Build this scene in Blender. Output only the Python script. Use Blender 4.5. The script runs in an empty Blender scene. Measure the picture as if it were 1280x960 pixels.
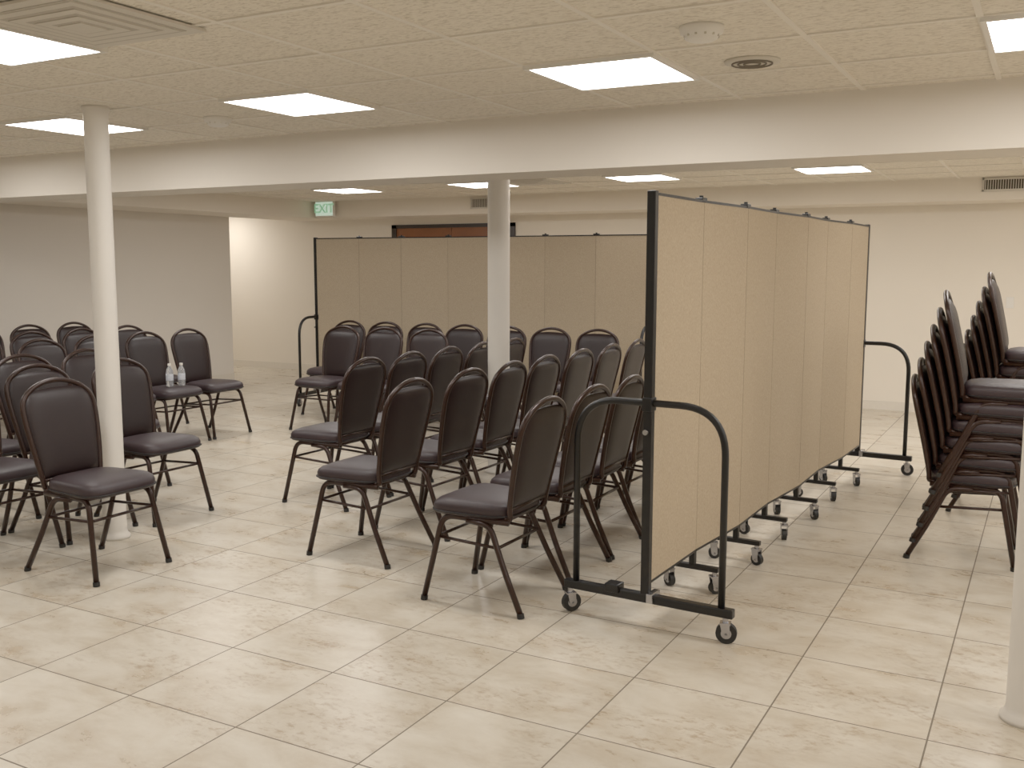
import bpy, bmesh, math, random
from mathutils import Vector, Matrix
random.seed(7)
scn = bpy.context.scene
COL = scn.collection

# ------------------------------------------------------------------ materials
def new_mat(name):
    m = bpy.data.materials.new(name); m.use_nodes = True
    nt = m.node_tree
    b = nt.nodes["Principled BSDF"]
    return m, nt, b
def N(nt, t, **kw):
    n = nt.nodes.new(t)
    for k, v in kw.items():
        setattr(n, k, v)
    return n
def L(nt, a, b): nt.links.new(a, b)
def lin(c):
    return tuple(((v/255.0)/12.92 if v/255.0 <= .04045 else ((v/255.0+.055)/1.055)**2.4) for v in c) + (1.0,)

def simple(name, col, rough=.5, metal=0.0, noise=0.0, nscale=30, bump=0.0, bscale=200, spec=None, coat=0):
    m, nt, b = new_mat(name)
    b.inputs["Roughness"].default_value = rough
    b.inputs["Metallic"].default_value = metal
    if spec is not None: b.inputs["Specular IOR Level"].default_value = spec
    if coat: b.inputs["Coat Weight"].default_value = coat; b.inputs["Coat Roughness"].default_value = .2
    c = lin(col)
    tc = N(nt, "ShaderNodeTexCoord")
    ns = N(nt, "ShaderNodeTexNoise"); ns.inputs["Scale"].default_value = nscale; ns.inputs["Detail"].default_value = 3
    L(nt, tc.outputs["Object"], ns.inputs["Vector"])
    mx = N(nt, "ShaderNodeMix", data_type='RGBA')
    L(nt, ns.outputs["Fac"], mx.inputs[0])
    mx.inputs[6].default_value = tuple(v*(1-noise) for v in c[:3])+(1,)
    mx.inputs[7].default_value = tuple(min(1, v*(1+noise)) for v in c[:3])+(1,)
    L(nt, mx.outputs[2], b.inputs["Base Color"])
    if bump:
        n2 = N(nt, "ShaderNodeTexNoise"); n2.inputs["Scale"].default_value = bscale; n2.inputs["Detail"].default_value = 2
        L(nt, tc.outputs["Object"], n2.inputs["Vector"])
        bp = N(nt, "ShaderNodeBump"); bp.inputs["Strength"].default_value = bump; bp.inputs["Distance"].default_value = .002
        L(nt, n2.outputs["Fac"], bp.inputs["Height"]); L(nt, bp.outputs["Normal"], b.inputs["Normal"])
    return m

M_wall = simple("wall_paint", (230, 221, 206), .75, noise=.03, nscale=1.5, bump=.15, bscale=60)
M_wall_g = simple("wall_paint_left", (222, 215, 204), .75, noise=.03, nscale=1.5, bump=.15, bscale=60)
M_beam = simple("beam_paint", (231, 224, 212), .7, noise=.02, nscale=2)
M_column = simple("column_paint", (226, 221, 212), .45, noise=.03, nscale=5, bump=.1, bscale=40)
M_base = simple("baseboard_tile", (218, 210, 196), .4, noise=.05)
M_white = simple("white_plastic", (230, 226, 218), .4, noise=.02)
M_grid = simple("tbar_paint", (234, 227, 214), .5, noise=.02)
M_black = simple("black_powdercoat", (6, 6, 7), .38, noise=.1, spec=.35)
M_rubber = simple("black_rubber", (6, 6, 6), .6, noise=.1)
M_chrome = simple("zinc_steel", (175, 175, 179), .25, metal=1.0, noise=.05)
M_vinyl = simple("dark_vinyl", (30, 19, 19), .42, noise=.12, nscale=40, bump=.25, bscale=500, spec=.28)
M_seat_lit = simple("seat_vinyl_lit", (43, 31, 34), .45, noise=.12, nscale=40, bump=.25, bscale=500, spec=.36)  # same vinyl as the backs, lightened to paint in ceiling light on the seats
M_vein = simple("copper_vein_metal", (41, 23, 16), .34, metal=.3, noise=.35, nscale=120, bump=.1, bscale=300, coat=.1, spec=.3)
M_pipe = simple("vinyl_piping", (18, 12, 12), .45, noise=.1, spec=.3)
M_hinge = simple("hinge_tape", (148, 132, 110), .85, noise=.1, nscale=200)
M_wood = simple("door_wood", (118, 66, 30), .45, noise=.25, nscale=6)
M_dtrim = simple("door_frame_dark", (32, 23, 19), .4, noise=.1)
M_grille = simple("grille_metal", (206, 199, 185), .5, noise=.05)
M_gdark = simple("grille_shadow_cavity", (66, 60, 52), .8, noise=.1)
M_gmid = simple("diffuser_recess_shade", (180, 172, 158), .8, noise=.05)  # greyer tone paints the recess shade onto flat diffuser plates
M_slot = simple("speaker_slot", (112, 103, 90), .8, noise=.05)
M_label = simple("bottle_label", (200, 205, 215), .5, noise=.3, nscale=60)

def fabric():
    m, nt, b = new_mat("divider_fabric")
    b.inputs["Roughness"].default_value = .95
    b.inputs["Specular IOR Level"].default_value = .1
    tc = N(nt, "ShaderNodeTexCoord")
    mp = N(nt, "ShaderNodeMapping"); mp.inputs["Scale"].default_value = (260, 260, 90)
    L(nt, tc.outputs["Object"], mp.inputs["Vector"])
    ns = N(nt, "ShaderNodeTexNoise"); ns.inputs["Scale"].default_value = 1.0; ns.inputs["Detail"].default_value = 3
    L(nt, mp.outputs[0], ns.inputs["Vector"])
    r = N(nt, "ShaderNodeValToRGB")
    r.color_ramp.elements[0].position = .3; r.color_ramp.elements[0].color = lin((164, 146, 121))
    r.color_ramp.elements[1].position = .7; r.color_ramp.elements[1].color = lin((186, 169, 143))
    L(nt, ns.outputs["Fac"], r.inputs[0]); L(nt, r.outputs[0], b.inputs["Base Color"])
    bp = N(nt, "ShaderNodeBump"); bp.inputs["Strength"].default_value = .2; bp.inputs["Distance"].default_value = .001
    L(nt, ns.outputs["Fac"], bp.inputs["Height"]); L(nt, bp.outputs[0], b.inputs["Normal"])
    return m
M_fabric = fabric()

def floor_mat():
    m, nt, b = new_mat("travertine_floor_tile")
    T = .5305
    geo = N(nt, "ShaderNodeNewGeometry")
    sub = N(nt, "ShaderNodeVectorMath", operation='SUBTRACT'); sub.inputs[1].default_value = (-1.8777, 2.9381, 0)
    L(nt, geo.outputs["Position"], sub.inputs[0])
    sc = N(nt, "ShaderNodeVectorMath", operation='SCALE'); sc.inputs[3].default_value = 1/T
    L(nt, sub.outputs[0], sc.inputs[0])
    fl = N(nt, "ShaderNodeVectorMath", operation='FLOOR'); L(nt, sc.outputs[0], fl.inputs[0])
    fr = N(nt, "ShaderNodeVectorMath", operation='FRACTION'); L(nt, sc.outputs[0], fr.inputs[0])
    sx = N(nt, "ShaderNodeSeparateXYZ"); L(nt, fr.outputs[0], sx.inputs[0])
    def M(op, a, bb=None):
        n = N(nt, "ShaderNodeMath", operation=op)
        for i, v in enumerate((a, bb)):
            if v is None: continue
            if isinstance(v, (int, float)): n.inputs[i].default_value = v
            else: L(nt, v, n.inputs[i])
        return n.outputs[0]
    def edge(s):
        return M('MINIMUM', s, M('SUBTRACT', 1.0, s))
    d = M('MINIMUM', edge(sx.outputs[0]), edge(sx.outputs[1]))
    grout = M('LESS_THAN', d, .0055)
    wn = N(nt, "ShaderNodeTexWhiteNoise", noise_dimensions='3D')
    sc0 = N(nt, "ShaderNodeVectorMath", operation='MULTIPLY'); sc0.inputs[1].default_value = (1, 1, 0)
    L(nt, fl.outputs[0], sc0.inputs[0]); L(nt, sc0.outputs[0], wn.inputs["Vector"])
    off = N(nt, "ShaderNodeVectorMath", operation='SCALE'); off.inputs[3].default_value = 40
    L(nt, wn.outputs["Color"], off.inputs[0])
    ad = N(nt, "ShaderNodeVectorMath", operation='ADD'); L(nt, geo.outputs["Position"], ad.inputs[0]); L(nt, off.outputs[0], ad.inputs[1])
    mp = N(nt, "ShaderNodeMapping"); mp.inputs["Scale"].default_value = (1.0, 1.7, 1.0); mp.inputs["Rotation"].default_value = (0, 0, .25)
    L(nt, ad.outputs[0], mp.inputs["Vector"])
    n1 = N(nt, "ShaderNodeTexNoise"); n1.inputs["Scale"].default_value = 3.2; n1.inputs["Detail"].default_value = 6; n1.inputs["Roughness"].default_value = .66; n1.inputs["Distortion"].default_value = .3
    L(nt, mp.outputs[0], n1.inputs["Vector"])
    r1 = N(nt, "ShaderNodeValToRGB")
    e = r1.color_ramp.elements
    e[0].position = .30; e[0].color = lin((178, 162, 138))
    e[1].position = .72; e[1].color = lin((205, 198, 183))
    x = e.new(.44); x.color = lin((189, 178, 159))
    x = e.new(.54); x.color = lin((197, 188, 171))
    L(nt, n1.outputs["Fac"], r1.inputs[0])
    n2 = N(nt, "ShaderNodeTexNoise"); n2.inputs["Scale"].default_value = 22; n2.inputs["Detail"].default_value = 5; n2.inputs["Roughness"].default_value = .7
    L(nt, mp.outputs[0], n2.inputs["Vector"])
    r2 = N(nt, "ShaderNodeValToRGB")
    r2.color_ramp.elements[0].position = .34; r2.color_ramp.elements[0].color = (.66, .55, .44, 1)
    r2.color_ramp.elements[1].position = .50; r2.color_ramp.elements[1].color = (1, 1, 1, 1)
    L(nt, n2.outputs["Fac"], r2.inputs[0])
    n3 = N(nt, "ShaderNodeTexNoise"); n3.inputs["Scale"].default_value = 2.2; n3.inputs["Detail"].default_value = 2
    L(nt, mp.outputs[0], n3.inputs["Vector"])
    r3 = N(nt, "ShaderNodeValToRGB")
    r3.color_ramp.elements[0].position = .42; r3.color_ramp.elements[0].color = (0, 0, 0, 1)
    r3.color_ramp.elements[1].position = .62; r3.color_ramp.elements[1].color = (.85, .85, .85, 1)
    L(nt, n3.outputs["Fac"], r3.inputs[0])
    mu = N(nt, "ShaderNodeMix", data_type='RGBA', blend_type='MULTIPLY'); L(nt, r3.outputs[0], mu.inputs[0])
    L(nt, r1.outputs[0], mu.inputs[6]); L(nt, r2.outputs[0], mu.inputs[7])
    hv = N(nt, "ShaderNodeHueSaturation")
    L(nt, mu.outputs[2], hv.inputs["Color"])
    L(nt, M('ADD', M('MULTIPLY', wn.outputs["Value"], .05), .965), hv.inputs["Value"])
    gm = N(nt, "ShaderNodeMix", data_type='RGBA'); L(nt, grout, gm.inputs[0]); L(nt, hv.outputs[0], gm.inputs[6]); gm.inputs[7].default_value = lin((110, 98, 82))
    L(nt, gm.outputs[2], b.inputs["Base Color"])
    rr = M('ADD', M('MULTIPLY', n1.outputs["Fac"], .2), M('ADD', .20, M('MULTIPLY', grout, .45)))
    L(nt, rr, b.inputs["Roughness"])
    b.inputs["Specular IOR Level"].default_value = .45
    bp = N(nt, "ShaderNodeBump"); bp.inputs["Strength"].default_value = .25; bp.inputs["Distance"].default_value = .002
    L(nt, M('SUBTRACT', M('MULTIPLY', n2.outputs["Fac"], .05), grout), bp.inputs["Height"]); L(nt, bp.outputs[0], b.inputs["Normal"])
    return m
M_floor = floor_mat()

def ceil_mat():
    m, nt, b = new_mat("acoustic_ceiling_tile")
    b.inputs["Roughness"].default_value = .95
    geo = N(nt, "ShaderNodeNewGeometry")
    mp = N(nt, "ShaderNodeMapping"); mp.inputs["Scale"].default_value = (34, 90, 30); mp.inputs["Rotation"].default_value = (0, 0, .5)
    L(nt, geo.outputs["Position"], mp.inputs[0])
    n1 = N(nt, "ShaderNodeTexNoise"); n1.inputs["Scale"].default_value = 1; n1.inputs["Detail"].default_value = 4; n1.inputs["Distortion"].default_value = .8
    L(nt, mp.outputs[0], n1.inputs["Vector"])
    r = N(nt, "ShaderNodeValToRGB")
    r.color_ramp.elements[0].position = .33; r.color_ramp.elements[0].color = lin((200, 189, 170))
    r.color_ramp.elements[1].position = .52; r.color_ramp.elements[1].color = lin((234, 226, 210))
    L(nt, n1.outputs["Fac"], r.inputs[0])
    L(nt, r.outputs[0], b.inputs["Base Color"])
    bp = N(nt, "ShaderNodeBump"); bp.inputs["Strength"].default_value = .4; bp.inputs["Distance"].default_value = .003
    L(nt, n1.outputs["Fac"], bp.inputs["Height"]); L(nt, bp.outputs[0], b.inputs["Normal"])
    return m
M_ceil = ceil_mat()

def emis(name, col, s):
    m, nt, b = new_mat(name)
    b.inputs["Base Color"].default_value = (.8, .8, .8, 1)
    b.inputs["Emission Color"].default_value = col
    b.inputs["Emission Strength"].default_value = s
    return m
M_lens = emis("troffer_lens", (1, .955, .915, 1), 16.5)
M_exitface = emis("exit_sign_face", (.62, .92, .74, 1), .35)
M_exitgreen = emis("exit_letters_green", (.015, .42, .18, 1), .35)
def plastic_clear():
    m, nt, b = new_mat("clear_bottle_plastic")
    b.inputs["Base Color"].default_value = (.93, .95, .97, 1)
    b.inputs["Transmission Weight"].default_value = .75
    b.inputs["Roughness"].default_value = .08
    b.inputs["IOR"].default_value = 1.2
    return m
M_clear = plastic_clear()

# ------------------------------------------------------------------ mesh builder
class MB:
    def __init__(s): s.v = []; s.f = []; s.m = []; s.mats = []; s.sm = []
    def mi(s, mat):
        if mat not in s.mats: s.mats.append(mat)
        return s.mats.index(mat)
    def add(s, vs, fs, mat, smooth=False, M=None):
        o = len(s.v); k = s.mi(mat)
        for p in vs:
            p = Vector(p); s.v.append(M @ p if M else p)
        for f in fs:
            s.f.append(tuple(i+o for i in f)); s.m.append(k); s.sm.append(smooth)
    def box(s, lo, hi, mat, M=None, bev=0.0):
        x0, y0, z0 = lo; x1, y1, z1 = hi
        if bev <= 0:
            vs = [(x0,y0,z0),(x1,y0,z0),(x1,y1,z0),(x0,y1,z0),(x0,y0,z1),(x1,y0,z1),(x1,y1,z1),(x0,y1,z1)]
            fs = [(0,3,2,1),(4,5,6,7),(0,1,5,4),(1,2,6,5),(2,3,7,6),(3,0,4,7)]
            s.add(vs, fs, mat, False, M); return
        bm = bmesh.new(); bmesh.ops.create_cube(bm, size=1)
        for v in bm.verts:
            v.co = Vector(((x0+x1)/2+v.co.x*(x1-x0), (y0+y1)/2+v.co.y*(y1-y0), (z0+z1)/2+v.co.z*(z1-z0)))
        bmesh.ops.bevel(bm, geom=bm.edges[:], offset=bev, segments=2, affect='EDGES', profile=.5)
        bm.verts.index_update()
        s.add([v.co.copy() for v in bm.verts], [tuple(v.index for v in f.verts) for f in bm.faces], mat, False, M)
        bm.free()
    def tube(s, pts, r, mat, seg=10, closed=False, M=None):
        pts = [Vector(p) for p in pts]; n = len(pts)
        tang = []
        for i in range(n):
            if closed: t = pts[(i+1) % n]-pts[i-1]
            else: t = pts[min(i+1, n-1)]-pts[max(i-1, 0)]
            tang.append(t.normalized())
        up = Vector((0, 0, 1)) if abs(tang[0].z) < .9 else Vector((1, 0, 0))
        nrm = (up - tang[0]*up.dot(tang[0])).normalized()
        vs = []; fs = []
        for i in range(n):
            nrm = (nrm - tang[i]*nrm.dot(tang[i])).normalized()
            bn = tang[i].cross(nrm)
            for k in range(seg):
                a = 2*math.pi*k/seg
                vs.append(pts[i] + nrm*(r*math.cos(a)) + bn*(r*math.sin(a)))
        m = n if closed else n-1
        for i in range(m):
            j = (i+1) % n
            for k in range(seg):
                k2 = (k+1) % seg
                fs.append((i*seg+k, i*seg+k2, j*seg+k2, j*seg+k))
        if not closed:
            fs.append(tuple(range(seg-1, -1, -1))); fs.append(tuple((n-1)*seg+k for k in range(seg)))
        s.add(vs, fs, mat, True, M)
    def cyl(s, c0, c1, r, mat, seg=20, M=None):
        c0 = Vector(c0); c1 = Vector(c1); t = (c1-c0).normalized()
        up = Vector((0, 0, 1)) if abs(t.z) < .9 else Vector((1, 0, 0))
        a = (up-t*up.dot(t)).normalized(); b = t.cross(a)
        ring = lambda c: [c+a*(r*math.cos(2*math.pi*k/seg))+b*(r*math.sin(2*math.pi*k/seg)) for k in range(seg)]
        s.add(ring(c0)+ring(c1), [(k, (k+1) % seg, seg+(k+1) % seg, seg+k) for k in range(seg)], mat, True, M)
        s.add(ring(c0), [tuple(range(seg-1, -1, -1))], mat, False, M)
        s.add(ring(c1), [tuple(range(seg))], mat, False, M)
    def lathe(s, prof, mat, seg=24, M=None, c=(0, 0, 0)):
        vs = []; fs = []
        for r, z in prof:
            for k in range(seg):
                a = 2*math.pi*k/seg
                vs.append((c[0]+r*math.cos(a), c[1]+r*math.sin(a), c[2]+z))
        for i in range(len(prof)-1):
            for k in range(seg):
                k2 = (k+1) % seg
                fs.append((i*seg+k, i*seg+k2, (i+1)*seg+k2, (i+1)*seg+k))
        fs.append(tuple(range(seg-1, -1, -1))); fs.append(tuple((len(prof)-1)*seg+k for k in range(seg)))
        s.add(vs, fs, mat, True, M)
    def mesh(s, name):
        me = bpy.data.meshes.new(name)
        me.from_pydata([tuple(v) for v in s.v], [], s.f)
        for m in s.mats: me.materials.append(m)
        me.polygons.foreach_set("material_index", s.m)
        me.polygons.foreach_set("use_smooth", s.sm)
        me.update()
        return me
    def obj(s, name, loc=(0, 0, 0)):
        me = s.mesh(name)
        o = bpy.data.objects.new(name, me); o.location = loc; COL.objects.link(o)
        return o

def fillet(pts, r, n=6):
    pts = [Vector(p) for p in pts]; out = [pts[0]]
    for i in range(1, len(pts)-1):
        a = (pts[i-1]-pts[i]); b = (pts[i+1]-pts[i])
        d = min(r, a.length*.49, b.length*.49)
        p0 = pts[i]+a.normalized()*d; p1 = pts[i]+b.normalized()*d
        for k in range(n+1):
            t = k/n
            out.append(p0*(1-t)**2 + pts[i]*2*t*(1-t) + p1*t*t)
    out.append(pts[-1]); return out
def catmull(pts, n=4):
    out = []
    P = [pts[0]]+list(pts)+[pts[-1]]
    for i in range(1, len(P)-2):
        for k in range(n):
            t = k/n
            out.append(tuple(.5*((2*P[i][j])+(-P[i-1][j]+P[i+1][j])*t+(2*P[i-1][j]-5*P[i][j]+4*P[i+1][j]-P[i+2][j])*t*t+(-P[i-1][j]+3*P[i][j]-3*P[i+1][j]+P[i+2][j])*t**3) for j in range(len(P[0]))))
    out.append(tuple(pts[-1])); return out

# ------------------------------------------------------------------ room shell
CZ = 2.4766
XL, XR, YB, YF = -9.98, 4.2, 11.6, -5.5
XH = -13.0
def boxobj(name, lo, hi, mat, bev=0):
    mb = MB(); mb.box(lo, hi, mat, bev=bev); return mb.obj(name)
boxobj("floor", (XH-.2, YF-.2, -.1), (XR+.2, YB+.3, 0), M_floor)
boxobj("ceiling", (XH-.2, YF-.2, CZ), (XR+.2, YB+.3, CZ+.1), M_ceil)
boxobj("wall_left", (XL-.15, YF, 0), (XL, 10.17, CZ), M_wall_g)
boxobj("wall_hall_side", (XH, 10.02, 0), (XL-.15, 10.17, CZ), M_wall)
boxobj("wall_hall_end", (XH-.15, 10.02, 0), (XH, YB+.2, CZ), M_wall)
boxobj("wall_hall_back", (XH, YB+.06, 0), (-9.73, YB+.2, CZ), M_wall)
boxobj("wall_back", (-9.73, YB, 0), (XR, YB+.2, CZ), M_wall)
boxobj("wall_right", (XR, YF, 0), (XR+.15, YB, CZ), M_wall)
boxobj("wall_front", (XL, YF-.15, 0), (XR, YF, CZ), M_wall)
boxobj("ceiling_beam", (XL, 5.30, 2.151), (XR, 5.72, CZ), M_beam)
boxobj("soffit_back", (-9.15, 11.0, 2.25), (XR, YB, CZ), M_wall)
boxobj("soffit_left", (XL, 5.72, 2.25), (-9.15, YB, CZ), M_wall)
boxobj("baseboard_back", (-9.73, YB-.012, 0), (XR, YB, .10), M_base)
boxobj("baseboard_hall", (XH, YB+.048, 0), (-9.73, YB+.06, .10), M_base)
boxobj("baseboard_left", (XL, YF, 0), (XL+.012, 10.17, .10), M_base)
boxobj("baseboard_right", (XR-.012, YF, 0), (XR, YB, .10), M_base)

mb = MB()
def tbars(x0, x1, y0, y1):
    k = math.ceil((x0-(.022-.305))/.61)
    while .022-.305+k*.61 < x1:
        x = .022-.305+k*.61; mb.box((x-.012, y0, CZ-.006), (x+.012, y1, CZ), M_grid); k += 1
    yo = 4.27-.305 if y1 < 6 else 9.365-.305
    k = math.ceil((y0-yo)/.61)
    while yo+k*.61 < y1:
        y = yo+k*.61; mb.box((x0, y-.012, CZ-.0062), (x1, y+.012, CZ), M_grid); k += 1
tbars(XL, XR, YF, 5.30); tbars(-9.15, XR, 5.72, 11.0)
mb.obj("trim_ceiling_grid")

# recessed troffer lights
mb = MB()
s = .305; t = .284
for lo, hi in (((-s, -s, 0), (s, -t, .022)), ((-s, t, 0), (s, s, .022)), ((-s, -t, 0), (-t, t, .022)), ((t, -t, 0), (s, t, .022))):
    mb.box(lo, hi, M_white)
mb.add([(-t, -t, .008), (t, -t, .008), (t, t, .008), (-t, t, .008)], [(0, 3, 2, 1)], M_lens)
me_light = mb.mesh("ceiling_light")
def light(x, y):
    o = bpy.data.objects.new("ceiling_light", me_light); o.location = (x, y, CZ-.022); COL.objects.link(o)
for i in range(-4, 3):
    for y in (9.365, 7.1, 4.27):
        light(.022+1.83*i, y)
light(-3.74, 2.55); light(-7.4, 2.55); light(1.85, 2.4)
for i in (-3, -1, 1): light(.022+1.83*i, .61)
for i in (-3, 0): light(.022+1.83*i, -2.4)
light(-11.4, 10.9)

def column(x, y, r, ztop, flare=True):
    mb = MB()
    prof = [(r*1.28, 0), (r*1.28, .015), (r*1.08, .03), (r, .05), (r, ztop-.03), (r*1.1, ztop-.02), (r*1.1, ztop)]
    mb.lathe(prof, M_column, 40, c=(0, 0, 0))
    mb.obj("support_column", (x, y, 0))
column(-4.77, 3.86, .066, CZ)
column(.005, 3.80, .068, CZ)
column(-3.72, 6.60, .084, CZ)

# double door on back wall
mb = MB()
x0, x1, zt = -8.26, -6.28, 2.16
D = YB-.002
mb.box((x0, D-.03, .001), (x0+.08, D, zt), M_dtrim); mb.box((x1-.08, D-.03, .001), (x1, D, zt), M_dtrim)
mb.box((x0, D-.03, zt-.05), (x1, D, zt), M_dtrim)
mb.box((x0+.08, D-.015, .01), ((x0+x1)/2-.004, D, zt-.05), M_wood); mb.box(((x0+x1)/2+.004, D-.015, .01), (x1-.08, D, zt-.05), M_wood)
mb.tube(fillet([((x0+x1)/2-.08, D-.015, .95), ((x0+x1)/2-.08, D-.07, .95), ((x0+x1)/2-.08, D-.07, 1.2), ((x0+x1)/2-.08, D-.015, 1.2)], .02), .01, M_chrome)
mb.obj("door_1")

# exit sign
root = bpy.data.objects.new("exit_sign", None); root.location = (-8.92, 10.93, 2.375); COL.objects.link(root)
mb = MB(); mb.box((-.16, -.025, -.11), (.16, .025, .10), M_white, bev=.006); mb.box((-.148, -.028, -.098), (.148, -.024, .088), M_exitface); mb.box((-.03, .025, -.03), (.03, .07, .03), M_white)
o = mb.obj("housing"); o.parent = root
cu = bpy.data.curves.new("letters", 'FONT'); cu.body = "EXIT"; cu.size = .17; cu.align_x = 'CENTER'; cu.align_y = 'CENTER'; cu.extrude = .002; cu.offset = .004
cu.materials.append(M_exitgreen)
o = bpy.data.objects.new("letters", cu); o.rotation_euler = (math.pi/2, 0, 0); o.location = (0, -.031, -.005); COL.objects.link(o); o.parent = root

def grille(xc, zc, w, h):
    mb = MB()
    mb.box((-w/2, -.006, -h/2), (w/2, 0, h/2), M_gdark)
    f = .018
    for lo, hi in (((-w/2, -.016, -h/2), (w/2, 0, -h/2+f)), ((-w/2, -.016, h/2-f), (w/2, 0, h/2)), ((-w/2, -.016, -h/2), (-w/2+f, 0, h/2)), ((w/2-f, -.016, -h/2), (w/2, 0, h/2))):
        mb.box(lo, hi, M_grille)
    n = int((w-2*f)/.022)
    for i in range(n):
        x = -w/2+f+(i+.5)*(w-2*f)/n
        mb.box((x-.003, -.013, -h/2+f), (x+.003, -.004, h/2-f), M_grille)
    mb.obj("air_vent_grille", (xc, 11.0, zc))
grille(-.38, 2.40, .60, .13); grille(-6.46, 2.385, .30, .14)

def smoke(x, y):
    mb = MB()
    mb.lathe([(.045, -.052), (.058, -.046), (.066, -.032), (.078, -.026), (.082, -.008), (.082, 0)], M_white, 32)
    for k in range(12):
        a = k*math.pi/6
        mb.box((.056, -.004, -.040), (.066, .004, -.03), M_grille, M=Matrix.Rotation(a, 4, 'Z'))
    mb.obj("smoke_detector", (x, y, CZ))
smoke(-1.20, 3.66); smoke(-4.47, 4.49)
mb = MB()
mb.lathe([(.100, -.012), (.118, -.008), (.12, 0)], M_grille, 40)
for r in (.035, .06, .085): mb.tube([(r*math.cos(a*math.pi/16), r*math.sin(a*math.pi/16), -.014) for a in range(32)], .004, M_slot, 6, closed=True)
mb.obj("ceiling_speaker", (-1.20, 4.36, CZ))
def diffuser(x, y):
    mb = MB()
    mb.box((-.3, -.3, -.010), (.3, .3, 0), M_grille)
    mb.box((-.25, -.25, -.012), (.25, .25, -.008), M_gmid)
    for k, s in enumerate((.235, .175, .115, .06)):
        mb.box((-s, -s, -.014-.004*k), (s, s, -.010-.004*k), M_grille)
        if k < 3: mb.box((-s+.04, -s+.04, -.0145-.004*k), (s-.04, s-.04, -.0139-.004*k), M_gmid)
    mb.obj("ceiling_air_diffuser", (x, y, CZ-.0065))
diffuser(-3.13, 2.50); diffuser(-4.86, 9.365)
mb = MB(); mb.box((-.036, -.008, -.058), (.036, 0, .058), M_white, bev=.003); mb.box((-.006, -.018, -.012), (.006, -.006, .012), M_white)
mb.obj("light_switch", (-.39, YB, 1.22))

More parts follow.
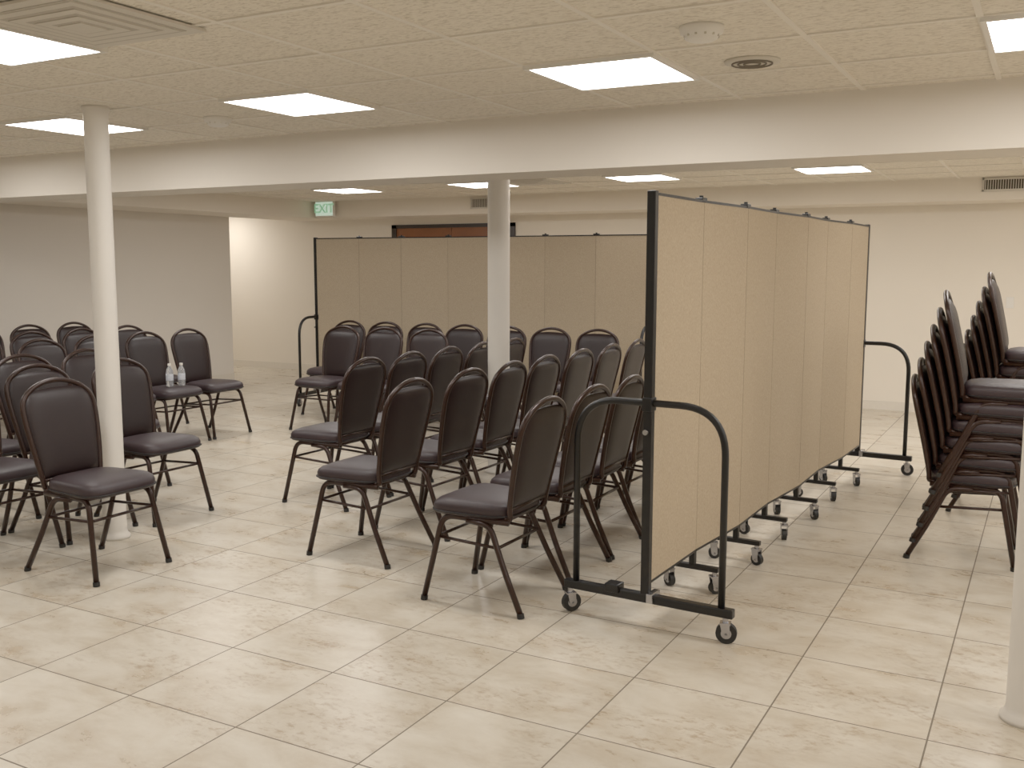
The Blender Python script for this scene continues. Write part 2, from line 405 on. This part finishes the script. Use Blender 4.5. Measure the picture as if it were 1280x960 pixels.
# ------------------------------------------------------------------ banquet chair
def build_chair(mb, M=None):
    def outl(n=48, inset=0):
        pts = []
        for k in range(n):
            a = 2*math.pi*k/n; c, s_ = math.cos(a), math.sin(a)
            e = .42
            x = math.copysign(abs(c)**e, c); y = math.copysign(abs(s_)**e, s_)
            hw = .210+.018*x
            pts.append((.045+(.215-inset)*x, (hw-inset)*y))
        return pts
    n = 48
    rings = [(.020, .426), (.006, .430), (0, .440), (0, .474), (.006, .489), (.022, .500), (.055, .508), (.11, .513)]
    vs = []; fs = []
    for ins, z in rings:
        for (x, y) in outl(n, ins):
            zz = z - (.014*max(0, (x-.14)/.12)**2 if z > .45 else 0)
            vs.append((x, y, zz))
    for i in range(len(rings)-1):
        for k in range(n):
            k2 = (k+1) % n; fs.append((i*n+k, i*n+k2, (i+1)*n+k2, (i+1)*n+k))
    vs.append((.045, 0, .514)); c = len(vs)-1
    for k in range(n): fs.append(((len(rings)-1)*n+k, (len(rings)-1)*n+(k+1) % n, c))
    fs.append(tuple(range(n-1, -1, -1)))
    mb.add(vs, fs, M_seat_lit, True, M)
    mb.tube([(x, y, .443) for x, y in outl(n, -.002)], .0048, M_pipe, 6, closed=True, M=M)
    R_ = .0145
    for sy in (-1, 1):
        mb.tube(fillet([(-.165, sy*.175, .418), (.185, sy*.19, .418), (.268, sy*.232, .012)], .06), R_, M_vein, 10, M=M)
        mb.tube(fillet([(.05, sy*.19, .408), (-.075, sy*.192, .402), (-.165, sy*.212, .20), (-.262, sy*.232, .012)], .05), R_, M_vein, 10, M=M)
        mb.cyl((.2685, sy*.2325, 0), (.266, sy*.2315, .022), .0172, M_rubber, 12, M=M)
        mb.cyl((-.2635, sy*.2325, 0), (-.259, sy*.231, .022), .0172, M_rubber, 12, M=M)
        mb.tube([(-.122, sy*.2, .30), (.207, sy*.2, .315)], .008, M_vein, 8, M=M)
    mb.tube([(.207, -.2, .315), (.207, .2, .315)], .008, M_vein, 8, M=M)
    mb.tube([(-.122, -.2, .30), (-.122, .2, .30)], .008, M_vein, 8, M=M)
    mb.tube([(.16, -.185, .418), (.16, .185, .418)], .010, M_vein, 8, M=M)
    mb.tube([(-.13, -.175, .418), (-.13, .175, .418)], .010, M_vein, 8, M=M)
    def bx(v): return -.172-.112*max(v, 0)**1.15
    def bz(v): return .47+.515*v
    half = [(.168, -.06), (.176, 0), (.188, .15), (.202, .35), (.213, .55), (.216, .70), (.209, .79), (.188, .862), (.147, .925), (.095, .97), (.044, .993), (0, 1.0)]
    hs = catmull(half, 4)
    path = [(w, v) for w, v in hs] + [(-w, v) for w, v in hs[::-1][1:]]
    P3 = [(-.135, .172, .42)] + [(bx(v), w, bz(v)) for w, v in path] + [(-.135, -.172, .42)]
    mb.tube(P3, .0135, M_vein, 10, M=M)
    def W(v):
        for i in range(len(hs)-1):
            if hs[i][1] <= v <= hs[i+1][1]:
                t = (v-hs[i][1])/(hs[i+1][1]-hs[i][1]+1e-9); return hs[i][0]*(1-t)+hs[i+1][0]*t
        return .17
    R = 22; C = 16; v0, v1 = .03, .912
    fr = []; bk = []
    for i in range(R+1):
        q = i/R; v = v0+(v1-v0)*q; w = W(v)-.006
        for j in range(C+1):
            u = -1+2*j/C
            bul = (1-abs(u)**5)*(1-abs(2*q-1)**9)
            fr.append((bx(v)+.004+.026*bul, u*w, bz(v)+.01*(1-u*u)*(q > .97)))
            bk.append((bx(v)-.004-.016*bul, u*w, bz(v)+.01*(1-u*u)*(q > .97)))
    vs = fr+bk; o = len(fr); K = C+1; fs = []
    for i in range(R):
        for j in range(C):
            a = i*K+j
            fs.append((a, a+1, a+K+1, a+K)); fs.append((o+a, o+a+K, o+a+K+1, o+a+1))
    for i in range(R):
        a = i*K; fs.append((a, a+K, o+a+K, o+a)); a = i*K+C; fs.append((a, o+a, o+a+K, a+K))
    for j in range(C):
        fs.append((j, o+j, o+j+1, j+1)); a = R*K+j; fs.append((a, a+1, o+a+1, o+a))
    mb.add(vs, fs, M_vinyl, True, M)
    mb.tube([(bx(.02), -.17, bz(.02)), (bx(.02), .17, bz(.02))], .009, M_vein, 8, M=M)

mb = MB(); build_chair(mb); me_chair = mb.mesh("banquet_chair")
def chair(xc, yc, facing, jitter=2.0):
    o = bpy.data.objects.new("banquet_chair", me_chair)
    o.location = (xc, yc, 0); o.rotation_euler = (0, 0, math.radians(facing+random.uniform(-jitter, jitter)))
    COL.objects.link(o); return o
for y in (4.06, 4.60, 5.10, 5.60, 6.12, 6.64, 7.16): chair(-2.30, y, 180)
for y in (4.37, 4.98, 5.49, 5.99, 6.56, 7.11, 7.66): chair(-3.27, y, 180)
for y in (5.24, 5.74, 6.24, 6.74, 7.26): chair(-4.22, y, 180, 1)
for x in (-6.77, -6.27, -5.77, -5.28, -4.79, -4.30, -3.80): chair(x, 8.40, -90)
for x in (-6.22, -5.70, -5.19): chair(x, 7.58, -90)
chair(-4.38, 3.43, 0); chair(-5.02, 4.37, 0, 1); chair(-5.14, 3.86, 0, .5); chair(-5.13, 3.34, 0, 1)
for y in (3.70, 4.24, 4.76): chair(-5.83, y, 0)
for y in (5.22, 5.74, 6.27, 6.79): chair(-6.97, y, 0)
for y in (5.25, 5.78, 6.32, 6.86): chair(-7.88, y, 0)
for y in (5.35, 5.90, 6.43, 6.96): chair(-8.82, y, 0)

def stack(x, y, n, facing):
    mb = MB()
    for k in range(n):
        M = Matrix.Translation((k*.028, random.uniform(-.006, .006), k*.094)) @ Matrix.Rotation(math.radians(random.uniform(-.8, .8)), 4, 'Z')
        build_chair(mb, M)
    o = mb.obj("banquet_chair_stack", (x, y, 0)); o.rotation_euler = (0, 0, math.radians(facing)); return o
stack(-.37, 5.92, 6, 2); stack(-.25, 7.15, 7, -2)

def bottle(x, y, z):
    mb = MB()
    mb.lathe([(.024, 0), (.031, .004), (.032, .02), (.0305, .03), (.032, .04), (.032, .125), (.029, .145), (.018, .170), (.0125, .180), (.0125, .190)], M_clear, 24)
    mb.lathe([(.0325, .055), (.0328, .057), (.0328, .108), (.0325, .110)], M_label, 24)
    mb.lathe([(.0142, .186), (.0148, .188), (.0148, .204), (.0138, .206)], M_white, 20)
    mb.obj("water_bottle", (x, y, z))
bottle(-6.90, 6.24, .514); bottle(-6.86, 6.34, .514)

# ------------------------------------------------------------------ folding room dividers
def caster(mb, p, ang=0.0, r=.038):
    M = Matrix.Translation(p) @ Matrix.Rotation(ang, 4, 'Z')
    mb.cyl((-.013, 0, r), (.013, 0, r), r, M_rubber, 24, M)
    mb.cyl((-.0145, 0, r), (.0145, 0, r), r*.5, M_chrome, 20, M)
    mb.cyl((-.020, 0, r), (.020, 0, r), .006, M_chrome, 10, M)
    for s in (-1, 1):
        mb.add([(s*.017, -.016, r-.004), (s*.017, .016, r-.004), (s*.017, .026, .088), (s*.017, -.014, .088), (s*.020, -.016, r-.004), (s*.020, .016, r-.004), (s*.020, .026, .088), (s*.020, -.014, .088)],
               [(0, 1, 2, 3), (7, 6, 5, 4), (0, 4, 5, 1), (1, 5, 6, 2), (2, 6, 7, 3), (3, 7, 4, 0)], M_chrome, False, M)
    mb.box((-.021, -.018, .084), (.021, .028, .092), M_chrome, M)
    mb.cyl((0, .005, .09), (0, .005, .112), .012, M_chrome, 12, M)
def divider(name, p0, p1, n, zig):
    p0 = Vector((p0[0], p0[1], 0)); p1 = Vector((p1[0], p1[1], 0))
    d = (p1-p0).normalized(); nr = Vector((-d.y, d.x, 0))
    A = [p0+(p1-p0)*(k/n)+nr*zig[k % len(zig)] for k in range(n+1)]
    mb = MB(); zb, zt = .205, 1.905
    for k in range(n):
        a, b = A[k], A[k+1]; e = (b-a).normalized(); ln = (b-a).length
        M = Matrix.Translation(a) @ Matrix.Rotation(math.atan2(e.y, e.x), 4, 'Z')
        mb.box((.003, -.016, zb), (ln-.003, .016, zt-.010), M_fabric, M)
        mb.box((.002, -.018, zt-.012), (ln-.002, .018, zt), M_black, M)
        mb.box((.002, -.018, zb-.008), (ln-.002, .018, zb+.003), M_black, M)
    ang = math.atan2(d.y, d.x)
    for k in range(1, n):
        c = A[k]; M = Matrix.Translation(c) @ Matrix.Rotation(ang, 4, 'Z')
        mb.cyl((0, 0, zb), (0, 0, zt-.01), .0155, M_hinge, 12, M)
        mb.box((-.03, -.020, zt-.01), (.03, .020, zt+.012), M_black, M, bev=.004)
        mb.cyl((0, 0, zt+.01), (0, 0, zt+.022), .010, M_black, 10, M)
        mb.box((-.014, -.014, .125), (.014, .014, zb), M_black, M)
        mb.box((-.016, -.135, .108), (.016, .135, .132), M_black, M, bev=.003)
        for s in (-1, 1): caster(mb, M @ Vector((0, s*.12, 0)), ang+random.uniform(-1.2, 1.2), .032)
    for c, sg in ((A[0], -1), (A[-1], 1)):
        M = Matrix.Translation(c+d*(sg*.018)) @ Matrix.Rotation(ang, 4, 'Z')
        mb.box((-.018, -.020, .13), (.018, .020, zt+.008), M_black, M, bev=.004)
        mb.box((-.020, -.405, .112), (.020, .405, .152), M_black, M, bev=.005)
        arch = fillet([(0, -.35, .15), (0, -.35, 1.005), (0, .35, 1.005), (0, .35, .15)], .21, 12)
        mb.tube(arch, .0155, M_black, 14, M=M)
        mb.box((-.03, -.022, .97), (.03, .022, 1.03), M_black, M, bev=.004)
        mb.box((-.034, .12, .135), (.034, .19, .175), M_black, M, bev=.006)
        mb.box((-.045, -.05, .122), (.045, -.02, .165), M_chrome, M, bev=.004)
        mb.cyl((-.04, 0, .88), (.04, 0, .88), .012, M_chrome, 12, M)
        for s in (-1, 1): caster(mb, M @ Vector((0, s*.375, 0)), ang+math.radians(20*s+35), .045)
    mb.obj(name)
divider("folding_room_divider", (-1.51, 4.03), (-1.28, 8.00), 7, [0, .012, -.012, .012, -.012, .014, -.012])
divider("folding_room_divider", (-7.46, 8.98), (-3.50, 9.27), 7, [0, .015, -.015, .015, -.015, .015, -.015])

# ------------------------------------------------------------------ world & camera
w = bpy.data.worlds.new("World"); scn.world = w; w.use_nodes = True
w.node_tree.nodes["Background"].inputs[0].default_value = (.9, .85, .78, 1)
w.node_tree.nodes["Background"].inputs[1].default_value = .05
f, pit, yaw, rol, h = 1233.66, .1195, .4997, .0017, 1.5967
r = Vector((math.cos(yaw), math.sin(yaw), 0)); fh = Vector((-math.sin(yaw), math.cos(yaw), 0)); z = Vector((0, 0, 1))
fw = math.cos(pit)*fh-math.sin(pit)*z; up = math.sin(pit)*fh+math.cos(pit)*z
r2 = math.cos(rol)*r+math.sin(rol)*up; u2 = -math.sin(rol)*r+math.cos(rol)*up
cd = bpy.data.cameras.new("camera"); cd.sensor_width = 36; cd.lens = f/1280*36
co = bpy.data.objects.new("camera", cd); COL.objects.link(co)
co.matrix_world = Matrix(((r2.x, u2.x, -fw.x, 0), (r2.y, u2.y, -fw.y, 0), (r2.z, u2.z, -fw.z, h), (0, 0, 0, 1)))
scn.camera = co
scn.view_settings.view_transform = 'Standard'
scn.view_settings.look = 'None'
scn.view_settings.exposure = 0
scn.view_settings.gamma = 1.28
